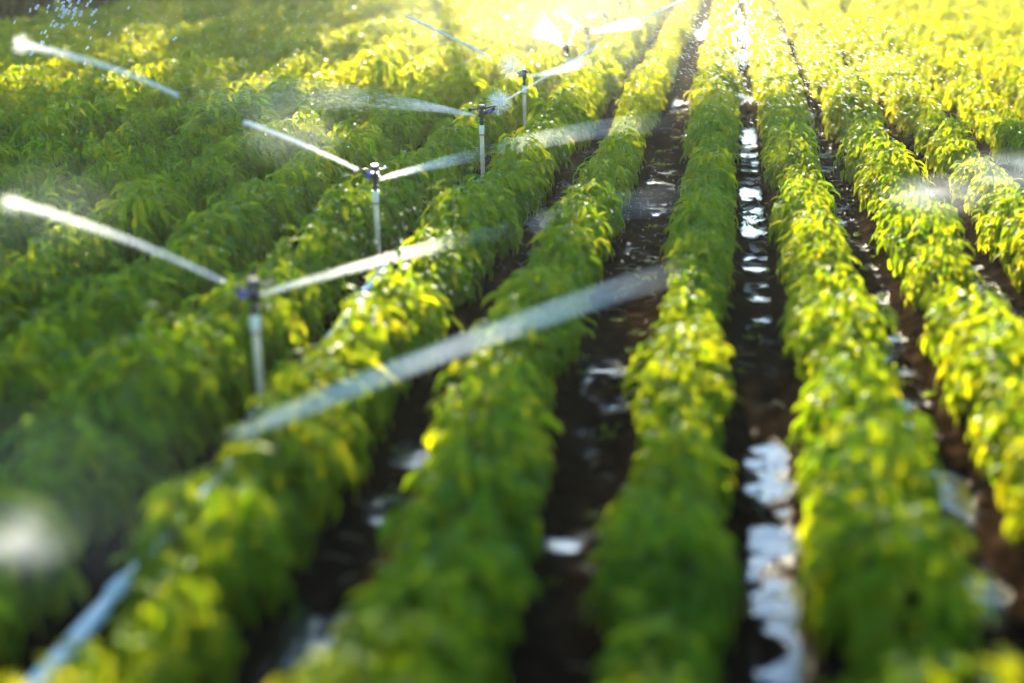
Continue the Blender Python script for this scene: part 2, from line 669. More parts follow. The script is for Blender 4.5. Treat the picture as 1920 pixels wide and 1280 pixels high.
for i, d in enumerate(sorted(solo, key=lambda q: q['y'])):
    j = count.get(d['row'], 0)
    count[d['row']] = j + 1
    root = empty("pepper_plant", (d['x'], d['y'], 0.075), d['rz'])
    root.scale = (d['s'],) * 3
    where = ROWNAME.get(d['row'], "outermost row")
    tag(root, f"pepper plant, {ORD[min(j, 29)]} from the near end of the {where}", "pepper plant", "pepper plants growing in rows")
    v = (i * 5 + j) % NV
    for src in (plant_fol[v], plant_stem[v]):
        c = src.copy()
        COL.objects.link(c)
        c.parent = root
for o in plant_fol + plant_stem:
    bpy.data.objects.remove(o)

# the rest of the crop: one mass
Vs, Ts, Qs, As = [], [], [], []
off = 0
frng = np.random.default_rng(909)
protos = []
for k in range(24):
    protos.append(plant_leaves(np.random.default_rng(500 + k), 240, lscale=1.12))
for d in rest:
    V, T, Q, A = protos[int(frng.integers(24))]
    c, s = math.cos(d['rz']), math.sin(d['rz'])
    W = V * d['s']
    W = np.stack([W[:, 0] * c - W[:, 1] * s + d['x'], W[:, 0] * s + W[:, 1] * c + d['y'], W[:, 2] + .075], 1)
    Vs.append(W)
    Ts.append(T + off)
    Qs.append(Q + off)
    As.append(np.clip(A + frng.normal(0.12, .08), 0, 1))
    off += len(W)
crop = mesh_np("pepper_crop", np.concatenate(Vs), [np.concatenate(Ts), np.concatenate(Qs)], M_LEAF, attr={"tint": np.concatenate(As)})
tag(crop, "green pepper plants massed in rows over the far part of the field", "pepper plants", kind="stuff")

# ------------------------------------------------------------------ straw and weeds on the furrow soil
lit = MB()
for _ in range(420):
    k = int(prng.integers(-3, 4))
    x = (ROWS[k] + ROWS[k + 1]) / 2 + prng.normal(0, .13)
    y = prng.uniform(3.2, 18)
    a = prng.uniform(0, 3.14)
    l = prng.uniform(.03, .09)
    z = .055
    lit.tube([(x - math.cos(a) * l, y - math.sin(a) * l, z - .012), (x, y, z), (x + math.cos(a) * l, y + math.sin(a) * l, z - .012)], .0022, 4)
tag(lit.build("straw", M_STRAW), "dry straw bits scattered over the wet furrow soil", "straw", kind="stuff")
wb, waz = [], []
for _ in range(150):
    k = int(prng.integers(-3, 4))
    x = (ROWS[k] + ROWS[k + 1]) / 2 + prng.normal(0, .10)
    y = prng.uniform(3.2, 18)
    for q in range(7):
        wb.append((x + prng.normal(0, .02), y + prng.normal(0, .02), .03))
        waz.append(prng.uniform(0, 6.28))
wb, waz = np.array(wb), np.array(waz)
n = len(waz)
V, T, Q, A = leaves_mesh(wb, waz, prng.uniform(.5, 1.1, n), prng.uniform(.6, 1.4, n), prng.uniform(.03, .07, n), prng.uniform(.012, .022, n), prng.normal(0, .3, n), prng.uniform(.1, .5, n))
tag(mesh_np("weeds", V, [T, Q], M_LEAF, attr={"tint": A}), "tiny weeds sprouting between the rows", "weeds", kind="stuff")

for i, (px, py, lab) in enumerate([(400, 104, "tall thin grass weed standing out of the upper left rows"), (327, 150, "slender yellow grass blade leaning beside the detached jet")]):
    g = G(px, py, .1)
    r = np.random.default_rng(30 + i)
    n = 5 - 2 * i
    bs = np.tile(np.array([[0, 0, 0.0]]), (n, 1)) + r.normal(0, .015, (n, 3)) * [1, 1, 0]
    V, T, Q, A = leaves_mesh(bs, r.uniform(0, 6.28, n), r.uniform(1.2, 1.5, n), r.uniform(.1, .5, n), r.uniform(.45, .62, n), r.uniform(.018, .028, n), r.normal(0, .3, n), np.full(n, .75))
    w = tag(mesh_np("grass_weed", V, [T, Q], M_LEAF, attr={"tint": A}), lab, "weed")
    w.location = g

# ------------------------------------------------------------------ irrigation pipe and sprinklers
HEADS = []
for (px, py) in [(-238, 1104), (475, 540), (703, 322), (903, 207), (983, 138), (1064, 89), (1102, 56)]:
    HEADS.append(G(px, py, .77))
HEADS.append(np.array([-2.06, 24.3, .77]))
HEADS.append(np.array([-2.05, 27.4, .77]))
PIPE_Z = 0.10
pipe_root = empty("irrigation_pipe", (HEADS[1][0], HEADS[1][1], 0))
tag(pipe_root, "long pale blue irrigation pipe lying in the furrow under the sprinklers", "pipe")
ox, oy = HEADS[1][0], HEADS[1][1]
pl = [(HEADS[0][0] + .10 - ox, -1.0 - oy, PIPE_Z)]
for hd in HEADS:
    pl.append((hd[0] + .045 - ox, hd[1] - oy, PIPE_Z))
pl.append((-2.0 - ox, 40 - oy, PIPE_Z))
# smooth it
pts = []
for a, b in zip(pl, pl[1:]):
    for q in range(8):
        t = q / 8
        t2 = t * t * (3 - 2 * t)
        pts.append((a[0] + (b[0] - a[0]) * t2, a[1] + (b[1] - a[1]) * t, PIPE_Z))
pts.append(pl[-1])
mb = MB()
mb.tube(pts, .034, 18)
mb.build("pipe", M_HOSE, pipe_root)


def pipe_x(y):
    ys = [p[1] + oy for p in pts]
    xs = [p[0] + ox for p in pts]
    return float(np.interp(y, ys, xs))


for y in (4.42, 7.6, 10.8, 13.9):
    mb = MB()
    x = pipe_x(y)
    mb.tube([(x - ox, y - .07 - oy, PIPE_Z), (x - ox, y - .05 - oy, PIPE_Z), (x - ox, y + .05 - oy, PIPE_Z), (x - ox, y + .07 - oy, PIPE_Z)], [.036, .046, .046, .036], 18)
    mb.tube([(x - ox + .03, y - oy, PIPE_Z + .02), (x - ox + .05, y - oy, PIPE_Z + .06)], [.016, .018], 10)
    mb.build("coupler", M_HOSE, pipe_root)


def sprinkler(base_xy, riser_x, nozzle_az, label, head_rot=0.0):
    """base at pipe level; parts in the local frame of the thing"""
    bx, by = base_xy
    t = empty("sprinkler", (bx, by, 0))
    tag(t, label, "sprinkler", "impact sprinklers on white risers along the pipe")
    # saddle clamp round the pipe
    cx = riser_x
    mb = MB()
    mb.tube([(cx + .045, -.035, PIPE_Z), (cx + .045, .035, PIPE_Z)], .042, 18)
    mb.lathe([(PIPE_Z - .0, .030), (PIPE_Z + .07, .030), (PIPE_Z + .085, .025)], 16, (cx + .01, 0, 0))
    for q in (-1, 1):
        mb.tube([(cx + .0, .026 * q, PIPE_Z + .045), (cx - .04, .045 * q, PIPE_Z + .055), (cx - .07, .02 * q, PIPE_Z + .03)], .007, 8)
    mb.build("clamp", M_CLAMP, t)
    mb = MB()
    mb.tube([(cx + .01, 0, PIPE_Z + .03), (cx * .5 + .005, 0, .36), (0, 0, .575)], [.0195, .019, .0185], 18)
    mb.build("riser", M_PVC, t)
    mb = MB()
    mb.lathe([(.560, .0205), (.564, .0235), (.628, .0235), (.636, .0215), (.640, .020)], 20)
    cp = mb.build("coupling", M_PVCC, t)
    mb = MB()
    mb.lathe([(.548, .0200), (.551, .0212), (.561, .0212), (.564, .0200)], 20)
    mb.build("tape", M_RUST, cp)
    # black body
    mb = MB()
    mb.lathe([(.630, .017), (.655, .017), (.657, .0215), (.678, .0215), (.680, .0155), (.700, .0150), (.703, .019), (.716, .022), (.735, .027), (.760, .028), (.768, .024)], 20)
    mb.build("body", M_BLACK, t)
    mb = MB()
    mb.lathe([(.766, .014), (.782, .014), (.784, .034), (.792, .036), (.812, .028), (.816, .024)], 20)
    mb.build("cap", M_BLACK, t)
    c, s = math.cos(nozzle_az), math.sin(nozzle_az)

    def q(d, z, w=0.0):
        return (c * d - s * w, s * d + c * w, z)
    # long nozzle with a violet insert
    mb = MB()
    mb.tube([q(.01, .742), q(.045, .752), q(.10, .776), q(.118, .784)], [.019, .017, .0135, .0150], 14)
    nz = mb.build("nozzle", M_BLACK, t)
    mb = MB()
    mb.tube([q(.055, .7495), q(.066, .7545), q(.084, .7625), q(.094, .7665)], [.0155, .0205, .0205, .0155], 14)
    mb.build("insert", M_VIOLET, nz)
    # short low spray nozzle the other way
    mb = MB()
    mb.tube([q(-.01, .722), q(-.035, .724), q(-.052, .727)], [.013, .012, .010], 12)
    mb.build("spray_nozzle", M_BLACK, t)
    # swinging impact arm with its weight
    mb = MB()
    mb.tube([q(.015, .778, .018), q(-.03, .780, .020), q(-.075, .776, .016), q(-.098, .774, .010)], [.008, .009, .008, .008], 10)
    mb.tube([q(.015, .778, .018), q(.06, .790, .020), q(.105, .800, .012), q(.128, .800, .000)], [.008, .0065, .006, .005], 10)
    arm = mb.build("impact_arm", M_BLACK, t)
    mb = MB()
    for k in range(1):
        mb.tube([q(-.118, .774, .006), q(-.112, .774, .007), q(-.100, .774, .009), q(-.088, .775, .012), q(-.082, .775, .013)], [.006, .0135, .0165, .0135, .006], 12)
    mb.build("weight", M_BLACK, arm)
    # wire bracket over the top
    mb = MB()
    mb.tube([q(-.034, .760), q(-.036, .80), q(-.030, .824), q(-.012, .834), q(.012, .834), q(.030, .824), q(.036, .80), q(.034, .765)], .0038, 8)
    mb.build("bracket", M_BLACK, t)
    return t


LEFT_AZ = math.atan2(-1.1 * math.cos(YAW) - .73 * math.sin(YAW), -.73 * math.cos(YAW) + 1.1 * math.sin(YAW))
RIGHT_S3 = math.atan2(.30, .95)
SPK = ["nearest sprinkler, in soft focus, its jet shooting left over the dark rows",
       "second sprinkler, on a tall bare riser with the pipe clamp showing at its foot",
       "third sprinkler, in sharp focus, its black head shooting a jet to the right",
       "fourth sprinkler, its brown backlit head splashing to the left",
       "fifth sprinkler, in the pale mist, with two thin forked jets",
       "sixth sprinkler, a blurred riser in the bright mist near the top edge",
       "seventh sprinkler, a white blurred riser close under the top edge",
       "farthest sprinkler in view, a pale riser cut by the top edge"]
AZS = [LEFT_AZ, LEFT_AZ, RIGHT_S3, LEFT_AZ, LEFT_AZ, LEFT_AZ, LEFT_AZ, LEFT_AZ]
for i in range(1, 9):
    h = HEADS[i]
    sprinkler((h[0], h[1]), 0.0, AZS[i - 1], SPK[i - 1])
sp0 = sprinkler((HEADS[0][0], HEADS[0][1]), 0.0, LEFT_AZ, "sprinkler just outside the lower left corner, sending the broad spray band")


# ------------------------------------------------------------------ water in the air
def curve(pts, n=60):
    """quadratic / polyline through 2 or 3 points -> n points"""
    pts = [np.asarray(p, float) for p in pts]
    t = np.linspace(0, 1, n)[:, None]
    if len(pts) == 2:
        return pts[0] * (1 - t) + pts[1] * t
    a, m, b = pts
    # parabola through the middle point at the share of the way where it lies
    L1, L2 = np.linalg.norm(m - a), np.linalg.norm(b - m)
    s = L1 / (L1 + L2)
    cpt = (m - a * (1 - s) ** 2 - b * s * s) / (2 * s * (1 - s))
    return a * (1 - t) ** 2 + 2 * cpt * t * (1 - t) + b * t * t


def strands(r, path, rad0, rad1, n, ln, th, power=0.5, dens=None, wob=0.08):
    """n spindle-shaped ligaments of water along a path inside a cone: 8 verts (two ends, two rings of three)"""
    m = len(path)
    t = r.random(n) if dens is None else dens(r, n)
    idx = t * (m - 1)
    i0 = np.clip(idx.astype(int), 0, m - 2)
    fr = (idx - i0)[:, None]
    c = path[i0] * (1 - fr) + path[i0 + 1] * fr
    d = path[i0 + 1] - path[i0]
    d = d / np.linalg.norm(d, axis=1)[:, None]
    a = np.cross(d, [0, 0, 1.0])
    a /= np.linalg.norm(a, axis=1)[:, None] + 1e-9
    b = np.cross(d, a)
    rr = (rad0 + (rad1 - rad0) * t) * r.random(n) ** power
    an = r.uniform(0, 6.28, n)
    c = c + a * (rr * np.cos(an))[:, None] + b * (rr * np.sin(an))[:, None]
    dd = d + r.normal(0, wob, (n, 3))
    dd /= np.linalg.norm(dd, axis=1)[:, None]
    return spindles(r, c, dd, ln * r.uniform(.4, 1.3, n), th * r.uniform(.5, 1.4, n))


def spindles(r, c, d, ln, th):
    n = len(c)
    a = np.cross(d, [0.13, 0.21, 1.0])
    a /= np.linalg.norm(a, axis=1)[:, None] + 1e-9
    b = np.cross(d, a)
    V = np.zeros((n, 8, 3))
    V[:, 0] = c - d * (ln / 2)[:, None]
    V[:, 7] = c + d * (ln / 2)[:, None]
    for j, s in ((0, -.22), (1, .22)):
        for k in range(3):
            an = 2.0944 * k + j * .6
            V[:, 1 + 3 * j + k] = c + d * (ln * s)[:, None] + (a * math.cos(an) + b * math.sin(an)) * th[:, None]
    o = (np.arange(n) * 8)[:, None]
    tri = [np.array([[0, 1 + (k + 1) % 3, 1 + k]]) + o for k in range(3)] + [np.array([[7, 4 + k, 4 + (k + 1) % 3]]) + o for k in range(3)]
    quad = [np.array([[1 + k, 1 + (k + 1) % 3, 4 + (k + 1) % 3, 4 + k]]) + o for k in range(3)]
    return V.reshape(-1, 3), np.concatenate(tri), np.concatenate(quad)


def merge(parts):
    Vs, Ts, Qs, off = [], [], [], 0
    for V, T, Q in parts:
        Vs.append(V)
        if len(T):
            Ts.append(T + off)
        if len(Q):
            Qs.append(Q + off)
        off += len(V)
    return np.concatenate(Vs), [np.concatenate(Ts) if Ts else [], np.concatenate(Qs) if Qs else []]


def rope(r, path, r0, r1, n=8, rough=.22, wander=.10):
    """the solid, slightly lumpy core of a jet"""
    m = len(path)
    V, Q = [], []
    for i in range(m):
        d = path[min(i + 1, m - 1)] - path[max(i - 1, 0)]
        d = d / np.linalg.norm(d)
        a = np.cross(d, [0, 0, 1.0])
        a /= np.linalg.norm(a)
        b = np.cross(d, a)
        rad = (r0 + (r1 - r0) * i / (m - 1)) * (1 + r.normal(0, rough, n))
        if i in (0, m - 1):
            rad = rad * .3
        off = (a * r.normal() + b * r.normal()) * (r0 + (r1 - r0) * i / (m - 1)) * wander
        for k in range(n):
            an = 2 * math.pi * k / n
            V.append(path[i] + off + (a * math.cos(an) + b * math.sin(an)) * rad[k])
    for i in range(m - 1):
        for k in range(n):
            Q.append((i * n + k, i * n + (k + 1) % n, (i + 1) * n + (k + 1) % n, (i + 1) * n + k))
    return np.array(V), np.zeros((0, 3), int), np.array(Q)


JG = "jets of water shot from the sprinklers"
SG = "fan sprays of water from the sprinklers"


def jet(label, pts, r0, r1, n_str=260, seed=0, name="water_jet", splash=0, loose=2.2):
    r = np.random.default_rng(seed)
    path = curve(pts, 90)
    L = np.linalg.norm(path[-1] - path[0])
    parts = [rope(r, path, r0, r1)]
    parts.append(strands(r, path, r0 * 1.3, r1 * 1.5, n_str // 2, .07, .0020, .6))
    parts.append(strands(r, path, r0 * loose, r1 * loose * 2, n_str // 2, .03, .0018, .8, wob=.2))
    if splash:
        c = path[-1]
        d = r.normal(0, 1, (splash, 3)) * .7 + (path[-1] - path[-5]) / np.linalg.norm(path[-1] - path[-5]) * .3
        d /= np.linalg.norm(d, axis=1)[:, None]
        parts.append(spindles(r, c + d * r.uniform(0, .05, splash)[:, None], d, r.uniform(.01, .035, splash), r.uniform(.002, .005, splash)))
    V, F = merge(parts)
    o = mesh_np(name, V, F, M_JETV)
    tag(o, label, "water jet", JG)
    return o


def spray(label, pts, r0, r1, dens, n_str=0, seed=0, fade=1.0, name="water_spray", aniso=0.4):
    """a widening fan of fine droplets: a body of scattering air, thinner as it spreads, with loose streaks of water in it"""
    r = np.random.default_rng(seed)
    path = curve(pts, 60)
    a, b = path[0].copy(), path[-1].copy()
    L_ = float(np.linalg.norm(b - a))
    X = Vector(b - a).normalized()
    Y = Vector((0, 0, 1)).cross(X).normalized()
    Z = X.cross(Y)
    M = Matrix((X, Y, Z)).transposed()
    m, nt, out = new_mat("spray_air")
    L = nt.links
    tc = N(nt, "ShaderNodeTexCoord")
    mp = N(nt, "ShaderNodeMapping")
    mp.inputs["Scale"].default_value = (1.6, 40.0, 40.0)
    mp.inputs["Location"].default_value = (seed * 1.3, 0, 0)
    L.new(tc.outputs["Object"], mp.inputs["Vector"])
    no = N(nt, "ShaderNodeTexNoise", i_Scale=1.0, i_Detail=3.0)
    L.new(mp.outputs[0], no.inputs["Vector"])
    sx = N(nt, "ShaderNodeSeparateXYZ")
    L.new(tc.outputs["Object"], sx.inputs[0])
    rad = N(nt, "ShaderNodeMapRange")
    rad.inputs["From Max"].default_value = L_
    rad.inputs["To Min"].default_value = r0
    rad.inputs["To Max"].default_value = r1
    L.new(sx.outputs[0], rad.inputs["Value"])
    pw = N(nt, "ShaderNodeMath", op='POWER')
    pw.inputs[1].default_value = -1.55
    L.new(rad.outputs[0], pw.inputs[0])
    sc = N(nt, "ShaderNodeMath", op='MULTIPLY')
    sc.inputs[1].default_value = dens * r0 ** 1.55
    L.new(pw.outputs[0], sc.inputs[0])
    nr = N(nt, "ShaderNodeMapRange")
    nr.inputs["From Min"].default_value = 0.34
    nr.inputs["From Max"].default_value = 0.62
    nr.inputs["To Min"].default_value = 0.55
    nr.inputs["To Max"].default_value = 1.3
    L.new(no.outputs["Fac"], nr.inputs["Value"])
    m1 = N(nt, "ShaderNodeMath", op='MULTIPLY')
    L.new(sc.outputs[0], m1.inputs[0])
    L.new(nr.outputs[0], m1.inputs[1])
    fd = N(nt, "ShaderNodeMapRange", interpolation_type='SMOOTHSTEP')
    fd.inputs["From Min"].default_value = L_ * 1.0
    fd.inputs["From Max"].default_value = L_ * (1 - fade * .6)
    L.new(sx.outputs[0], fd.inputs["Value"])
    m2 = N(nt, "ShaderNodeMath", op='MULTIPLY')
    L.new(m1.outputs[0], m2.inputs[0])
    L.new(fd.outputs[0], m2.inputs[1])
    pv = N(nt, "ShaderNodeVolumePrincipled")
    pv.inputs["Color"].default_value = (0.97, 1.0, 1.0, 1)
    pv.inputs["Anisotropy"].default_value = aniso
    L.new(m2.outputs[0], pv.inputs["Density"])
    L.new(pv.outputs[0], out.inputs["Volume"])
    Mi = np.array(M.transposed())
    V, T, Q = rope(r, path[::3], r0, r1, 12, .02, .02)
    o = mesh_np(name, (V - a) @ Mi.T, [T, Q], m)
    o.location = a
    o.rotation_euler = M.to_euler()
    tag(o, label, "water spray", SG)
    if n_str:
        V, T, Q = strands(r, path, r0 * 1.1, r1 * 1.15, n_str, .06, .0016, .7, lambda q, k: q.random(k) ** 1.4, .04)
        st = mesh_np("streak", (V - a) @ Mi.T, [T, Q], M_DROP, parent=o)
        st["kind"] = "stuff"
    return o


def burst(r, c, n, rad, ln=.02, th=.003, bias=None):
    d = r.normal(0, 1, (n, 3))
    if bias is not None:
        d += np.asarray(bias)
    d /= np.linalg.norm(d, axis=1)[:, None]
    dist_ = rad * r.random(n) ** .8
    return spindles(r, np.asarray(c) + d * dist_[:, None], d, ln * r.uniform(.4, 1.5, n), th * r.uniform(.4, 1.3, n))


def mist(label, cs, n, th=.0022, seed=0, name="water_mist", elong=1.6, cat="mist"):
    """cs: list of (centre, (sx, sy, sz)) gaussian puffs"""
    r = np.random.default_rng(seed)
    parts = []
    for c, s in cs:
        k = n // len(cs)
        p = np.asarray(c) + r.normal(0, 1, (k, 3)) * np.asarray(s)
        p[:, 2] = np.maximum(p[:, 2], .12)
        d = r.normal(0, 1, (k, 3))
        d /= np.linalg.norm(d, axis=1)[:, None]
        t_ = th * r.uniform(.4, 1.3, k)
        parts.append(spindles(r, p, d, t_ * 2 * elong, t_))
    V, F = merge(parts)
    o = mesh_np(name, V, F, M_SPRAY)
    tag(o, label, cat, kind="stuff")
    return o


# left jets of the first, second and fourth sprinkler; the second one is broken in mid air
jet("solid white jet shooting left from the nearest sprinkler", [P(418, 527, 6.48), P(240, 450, 6.05), P(22, 380, 5.5)], .009, .012, 300, 1, splash=160)
jet("near piece of the white jet shooting left from the second sprinkler", [P(672, 319, 9.42), P(570, 272, 8.98), P(456, 228, 8.46)], .011, .013, 240, 2)
jet("detached far piece of a white jet ending in a splash at upper left", [P(335, 180, 7.98), P(190, 122, 7.5), P(42, 84, 7.16)], .010, .014, 240, 3, splash=260)
jet("thin white jet rising left from the fourth sprinkler", [P(918, 107, 14.9), P(845, 70, 14.3), P(760, 30, 13.66)], .013, .015, 200, 4)
# right jet of the third sprinkler, in two pieces
jet("thin bright jet rising right from the sharply focused sprinkler", [P(945, 190, 12.6), P(1030, 140, 12.85), P(1124, 84, 13.1)], .010, .012, 240, 5)
jet("detached jet piece at the top edge, above the fifth sprinkler's mist", [P(1206, 36, 13.4), P(1245, 17, 13.6), P(1300, -12, 13.8)], .011, .013, 160, 6)
jet("short jet rising left from the sixth sprinkler", [P(1092, 52, 20.6), P(1056, 30, 20.0)], .014, .018, 120, 7)
jet("short upright jet over the fifth sprinkler's head", [P(1066, 86, 18.1), P(1079, 44, 18.0)], .012, .016, 120, 8)

# sprays to the right, falling away over the rows
spray("broad misty spray band crossing the near rows toward the middle", [P(432, 818, 5.3), P(800, 672, 6.35), P(1310, 500, 9.25)], .035, .095, 4.2, 260, 21, 1.0, aniso=0.0)
spray("thick spray start of the sprinkler outside the lower left corner", [P(-225, 1090, 3.75), P(-80, 1045, 4.0), P(60, 1000, 4.25)], .014, .05, 9, 200, 20, 1.0, aniso=0.0)
spray("spray fan leaving the nearest sprinkler to the right and falling", [P(488, 552, 6.65), P(700, 492, 8.0), P(985, 424, 10.2)], .010, .07, 13, 500, 22)
spray("faint end of a spray band across the middle rows", [P(985, 424, 10.2), P(1180, 385, 11.2), P(1385, 362, 12.0)], .08, .16, .5, 160, 23)
spray("spray fan leaving the second sprinkler to the right", [P(712, 336, 9.6), P(800, 312, 10.6), P(930, 283, 12.0)], .011, .07, 14, 400, 24)
spray("faint thin spray drifting past the third sprinkler's riser", [P(930, 283, 12.0), P(1110, 245, 13.6), P(1300, 225, 15.0)], .07, .12, .9, 200, 25)
spray("striped spray fan leaving the third sprinkler to the left", [P(892, 217, 12.4), P(800, 200, 12.3), P(690, 186, 12.1)], .009, .085, 45, 900, 26)
spray("loose droplet streaks drifting over the left rows", [P(690, 186, 12.1), P(520, 178, 11.9), P(330, 188, 11.6)], .10, .22, .5, 700, 27)
spray("short spray leaving the fourth sprinkler to the right", [P(990, 144, 15.4), P(1040, 134, 16.2), P(1110, 112, 17.6)], .012, .08, 16, 300, 28)
spray("wide backlit spray fan leaving the fifth sprinkler to the left", [P(1056, 86, 18.0), P(1035, 66, 17.6), P(995, 42, 17.0)], .017, .20, 25, 300, 29)
spray("low spray leaving the sixth sprinkler to the right", [P(1108, 61, 20.9), P(1150, 52, 21.6), P(1215, 40, 22.6)], .017, .12, 25, 200, 30)

# splashes beside the heads
r = np.random.default_rng(50)
for lab, c, nn, rd in (("white splash bursting beside the third sprinkler's nozzle", P(936, 192, 12.55), 700, .11),
                       ("white splash bursting left of the fourth sprinkler's head", P(958, 125, 15.1), 600, .15)):
    V, T, Q = burst(r, c, nn, rd, .045, .0032)
    tag(mesh_np("water_splash", V, [T, Q], M_DROP), lab, "splash", kind="stuff")

# drops in flight and mist
def drops(label, cs, n, rad, seed, d=(0.3, 0, -1), elong=2.2):
    r = np.random.default_rng(seed)
    parts = []
    for (c, s) in cs:
        k = n // len(cs)
        p = np.asarray(c) + r.normal(0, 1, (k, 3)) * np.asarray(s)
        dd = np.asarray(d, float) + r.normal(0, .15, (k, 3))
        dd /= np.linalg.norm(dd, axis=1)[:, None]
        t_ = rad * r.uniform(.35, 1.25, k)
        parts.append(spindles(r, p, dd, t_ * 2 * elong, t_))
    V, F = merge(parts)
    tag(mesh_np("water_drops", V, F, M_DROP), label, "water drops", kind="stuff")


drops("bright white drops hanging in the air at the upper left", [(P(125, 28, 11.0), (.09, .05, .10)), (P(118, 40, 11.0), (.16, .1, .14)), (P(150, 15, 11.1), (.34, .1, .18))], 66, .015, 61, (.5, 0, .6), 1.8)
drops("white drops raining into the furrow at the top", [(P(1390, 90, 14.5), (.07, .3, .22)), (P(1393, 40, 15), (.12, .3, .25))], 110, .017, 62, (.1, 0, -1), 1.7)
drops("fine drop streaks across the backlit rows at the top", [(P(1330, 90, 14), (.6, .8, .25)), (P(1480, 110, 14), (.6, .8, .25)), (P(1560, 130, 13), (.7, .8, .22)), (P(1230, 70, 15), (.6, .8, .25))], 3600, .0036, 63, (.8, .3, -.35), 5)
drops("fine drops over the upper left rows", [(P(500, 30, 14), (1.3, 1, .25)), (P(760, 60, 16), (1.2, 1, .3)), (P(300, 60, 10), (.8, .6, .3))], 1500, .003, 64, (.6, .2, .4), 2.5)
drops("sparse drops between the middle rows", [(P(1000, 450, 9.5), (.5, .8, .15)), (P(760, 480, 9), (.5, .6, .15)), (P(1160, 400, 11), (.6, .8, .15)), (P(560, 380, 10), (.6, .8, .15)), (P(1500, 330, 12), (.7, .8, .15))], 1100, .0034, 65, (.5, .5, -.6), 3)



def mist_volume(label, c, radii, dens, seed, scale=1.3, aniso=0.55, rz=0.0):
    """a soft puff of airborne droplets: density falls to nothing at the edge of the puff"""
    m, nt, out = new_mat("mist_air")
    L = nt.links
    tc = N(nt, "ShaderNodeTexCoord")
    ln = N(nt, "ShaderNodeVectorMath", op='LENGTH')
    L.new(tc.outputs["Object"], ln.inputs[0])
    no = N(nt, "ShaderNodeTexNoise", i_Scale=scale, i_Detail=3.0)
    ofs = N(nt, "ShaderNodeVectorMath", op='ADD')
    ofs.inputs[1].default_value = (seed, seed * .7, 0)
    L.new(tc.outputs["Object"], ofs.inputs[0])
    L.new(ofs.outputs[0], no.inputs["Vector"])
    fall = N(nt, "ShaderNodeMapRange", interpolation_type='SMOOTHSTEP')
    fall.inputs["From Min"].default_value = 1.0
    fall.inputs["From Max"].default_value = 0.0
    L.new(ln.outputs["Value"], fall.inputs["Value"])
    nr = N(nt, "ShaderNodeMapRange")
    nr.inputs["From Min"].default_value = 0.32
    nr.inputs["From Max"].default_value = 0.72
    L.new(no.outputs["Fac"], nr.inputs["Value"])
    mu = N(nt, "ShaderNodeMath", op='MULTIPLY')
    L.new(fall.outputs[0], mu.inputs[0])
    L.new(nr.outputs[0], mu.inputs[1])
    m2 = N(nt, "ShaderNodeMath", op='MULTIPLY')
    m2.inputs[1].default_value = dens
    L.new(mu.outputs[0], m2.inputs[0])
    pv = N(nt, "ShaderNodeVolumePrincipled")
    pv.inputs["Color"].default_value = (1, 1, 1, 1)
    pv.inputs["Anisotropy"].default_value = aniso
    L.new(m2.outputs[0], pv.inputs["Density"])
    L.new(pv.outputs[0], out.inputs["Volume"])
    mb = MB()
    mb.lathe([(math.sin(a), max(.02, math.cos(a))) for a in np.linspace(-1.54, 1.54, 13)], 20)
    o = mb.build("water_mist", m)
    o.location = c
    o.scale = radii
    o.rotation_euler = (0, 0, rz)
    tag(o, label, "mist", kind="stuff")
    return o


mist_volume("bright backlit mist around the far sprinklers at the top", P(1130, 20, 22.5) + np.array([0, 0, .1]), (4.6, 10.0, 2.1), .012, 3, 1.6, .6)
mist_volume("pale mist behind the second sprinkler's jet", P(545, 250, 8.8), (.42, .42, .26), .5, 5)
mist_volume("white mist blob at the lower left edge", P(50, 1005, 4.3), (.19, .2, .15), 2.4, 7, 1.0, .1)
mist_volume("pale spray drifting across a row near the right edge", P(1755, 365, 9.4), (.42, .5, .15), 1.5, 21, 2.2, .0, R(-12))
mist_volume("pale spray drifting off the picture at the right edge", P(1905, 322, 9.2), (.48, .5, .17), 1.5, 23, 2.2, .0, R(-12))
mist_volume("thin cool mist over the rows around the nearest jet's end", P(70, 410, 5.8), (.5, .6, .28), .2, 9, 1.3, .1)
mist_volume("thin mist over the dark rows at the lower left", P(60, 940, 4.9), (.8, .9, .45), .10, 11, 1.3, .1)

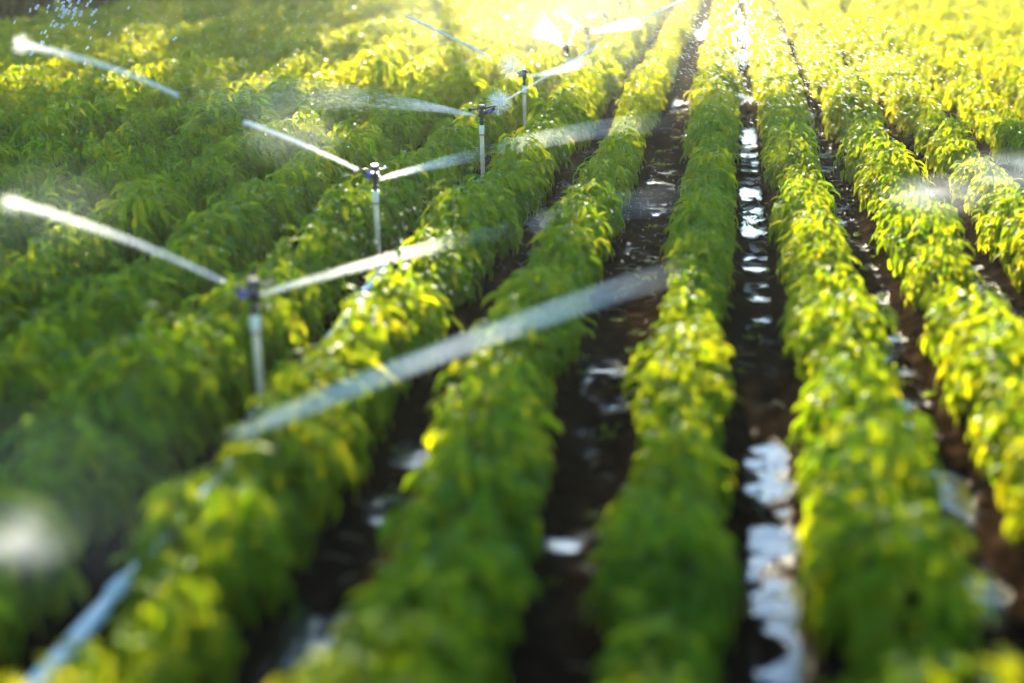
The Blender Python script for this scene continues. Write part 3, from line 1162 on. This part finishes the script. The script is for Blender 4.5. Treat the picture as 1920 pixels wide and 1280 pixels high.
# ------------------------------------------------------------------ trees beyond the field, towards the sun (above the frame)
def tree(x, y, H, pads, label, seed, trunk_r=.28):
    """pads: list of (dx, dy, z, rx, ry, rz, n)"""
    r = np.random.default_rng(seed)
    t = empty("tall_tree", (x, y, 0))
    tag(t, label, "tree", "tall trees beyond the far end of the field")
    mb = MB()
    mb.tube([(0, 0, -.3), (.05, 0, .3), (.1, .05, H * .4), (0, 0, H * .75), (0.05, 0, H * .97)], [trunk_r * 1.35, trunk_r, trunk_r * .75, trunk_r * .45, .05], 12)
    for (dx, dy, z, rx, ry, rz, n) in pads:
        for q in range(4):
            an = r.uniform(0, 6.28)
            mb.tube([(0, 0, z - rz - .6), (dx * .5 + math.cos(an) * rx * .3, dy * .5 + math.sin(an) * ry * .3, z - rz * .5), (dx + math.cos(an) * rx * .75, dy + math.sin(an) * ry * .75, z)], [.05, .03, .015], 7)
    mb.build("trunk", M_BARK, t)
    Vs, Qs, As, off = [], [], [], 0
    for (dx, dy, z, rx, ry, rz, n) in pads:
        # clumps, each a spray of small quads
        nc = max(6, n // 40)
        d = r.normal(0, 1, (nc, 3))
        d /= np.linalg.norm(d, axis=1)[:, None]
        cc = d * (r.random(nc) ** .4)[:, None] * np.array([rx, ry, rz]) + np.array([dx, dy, z])
        k = n // nc
        p = np.repeat(cc, k, 0) + r.normal(0, 1, (nc * k, 3)) * np.array([.30, .30, .20]) * min(1.6, max(.7, rx / 2))
        m = len(p)
        a = r.normal(0, 1, (m, 3))
        a /= np.linalg.norm(a, axis=1)[:, None]
        b = np.cross(a, r.normal(0, 1, (m, 3)))
        b /= np.linalg.norm(b, axis=1)[:, None]
        s = r.uniform(.06, .15, m)[:, None]
        Vq = np.stack([p - a * s * 1.6, p + b * s * .8, p + a * s * 1.6, p - b * s * .8], 1).reshape(-1, 3)
        Vs.append(Vq)
        Qs.append(np.arange(m * 4).reshape(m, 4) + off)
        As.append(np.repeat(r.random(nc), k * 4))
        off += m * 4
    mesh_np("crown", np.concatenate(Vs), [np.concatenate(Qs)], M_TLEAF, parent=t, smooth=False, attr={"tint": np.concatenate(As)})
    return t



for i, (px, py, hh, lab) in enumerate([(15, 66, 2.6, "dark shrub with a pale stem in the upper left corner"), (95, 46, 2.4, "dark leafy shrub second from the upper left corner"),
                                        (175, 30, 2.2, "dark leafy shrub third from the upper left corner"), (-70, 80, 3.0, "dark shrub just outside the upper left corner")]):
    g = G(px, py)
    r = np.random.default_rng(70 + i)
    sroot = empty("shrub", (g[0], g[1], 0), r.uniform(0, 6))
    tag(sroot, lab, "shrub", "dark shrubs at the far left edge of the field")
    mb = MB()
    for q in range(5):
        an = q * 1.26 + r.uniform(-.3, .3)
        mb.tube([(0, 0, -.1), (math.cos(an) * .2, math.sin(an) * .2, .6), (math.cos(an) * .55, math.sin(an) * .55, hh * .75)], [.05, .035, .012], 8)
    mb.build("stem", M_BARK, sroot)
    nn = 2600
    dd = r.normal(0, 1, (nn, 3))
    dd /= np.linalg.norm(dd, axis=1)[:, None]
    lumps = 1 + .25 * np.sin(dd[:, 0] * 5 + i) * np.sin(dd[:, 1] * 4 + 2 * i)
    pos = dd * (r.random(nn) ** .45 * lumps)[:, None] * np.array([.95, .95, hh * .45]) + np.array([0, 0, hh * .52])
    V, T, Q, A = leaves_mesh(pos, r.uniform(0, 6.28, nn), r.uniform(-.6, .6, nn), r.uniform(.2, 1.2, nn), r.uniform(.08, .16, nn), r.uniform(.05, .08, nn), r.normal(0, .5, nn), r.random(nn))
    mesh_np("foliage", V, [T, Q], M_TLEAF, parent=sroot, attr={"tint": A})

TREE_Y = 47.0
tan_el = math.tan(SUN_EL)


def shade_z(Y, d=0.3):
    """height at the tree line of the ray from the field point at distance Y to the sun"""
    return d + (TREE_Y - Y) / math.cos(SUN_AZ) * tan_el


# the lower tier of boughs shades Y 8.8..16.5, a gap lets the sun onto Y 5..8.8, the thin upper tier shades the foreground
z_a, z_b = shade_z(16.3), shade_z(8.9)
z_c, z_d = shade_z(5.3), shade_z(3.0)
tr = np.random.default_rng(321)
xi = 0
for x in np.arange(-33, 14, 3.3):
    X_ground = x + (TREE_Y - 9) * math.tan(-SUN_AZ)      # the field column this tree shades
    pads = []
    for dx in (-1.1, 0, 1.1):
        Xc = X_ground + dx
        zlo = z_a
        zhi = shade_z(min(12.0, max(6.2, 8.4 + 1.5 * Xc)))
        f = 0.7 if -6 < Xc < -2.0 else (0.48 if Xc < 2.5 else 0.36)
        pads.append((dx, tr.uniform(-.3, .3), (zlo + zhi) / 2, .85, .9, (zhi - zlo) / 2, int(420 * f * (zhi - zlo))))
    um, uh = (z_c + z_d) / 2, (z_d - z_c) / 2
    if X_ground < 4:
        pads.append((-.85, 0, um, 1.4, 1.0, uh, 330))
        pads.append((.85, 0, um, 1.4, 1.0, uh, 330))
    pads.append((0, 0, z_d + 3.2, .9, .9, 1.2, 500))
    if X_ground < -2.6:
        pads.append((0, 0, (shade_z(6.5) + z_c) / 2, 2.0, 1.0, .55, 1100))
    if x < -14:
        pads.append((0, 0, (z_a + z_b) / 2, 1.9, 1.2, 1.4, 1300))
    if x < -10.2:
        pads.append((0, 0, z_a - 1.6, 2.0, 1.2, 1.5, 1700))
        pads.append((.8, 0, z_a - 4.2, 2.2, 1.2, 1.6, 1700))
        pads.append((-.6, 0, z_a - 6.4, 2.2, 1.2, 1.6, 1600))
    xi += 1
    tree(x + tr.uniform(-.4, .4), TREE_Y + tr.uniform(-.5, .5), z_d + 4.6, pads, f"tall tree beyond the field, {ORD[xi - 1]} from the left in its line", 900 + xi, .13)

# ------------------------------------------------------------------ sunlit air
m, nt, out = new_mat("haze_air")
pv = N(nt, "ShaderNodeVolumePrincipled")
pv.inputs["Color"].default_value = (1.0, 0.97, 0.9, 1)
pv.inputs["Density"].default_value = 0.0007
pv.inputs["Anisotropy"].default_value = 0.82
nt.links.new(pv.outputs[0], out.inputs["Volume"])
hx = 330.0
hv = [(-hx, -hx, -1.5), (hx, -hx, -1.5), (hx, hx, -1.5), (-hx, hx, -1.5), (-hx, -hx, 24), (hx, -hx, 24), (hx, hx, 24), (-hx, hx, 24)]
hf = np.array([[0, 3, 2, 1], [4, 5, 6, 7], [0, 1, 5, 4], [1, 2, 6, 5], [2, 3, 7, 6], [3, 0, 4, 7]])
haze = mesh_np("haze", hv, [hf], m, smooth=False)
tag(haze, "thin warm sunlit haze filling the air over the field", "haze", kind="stuff")
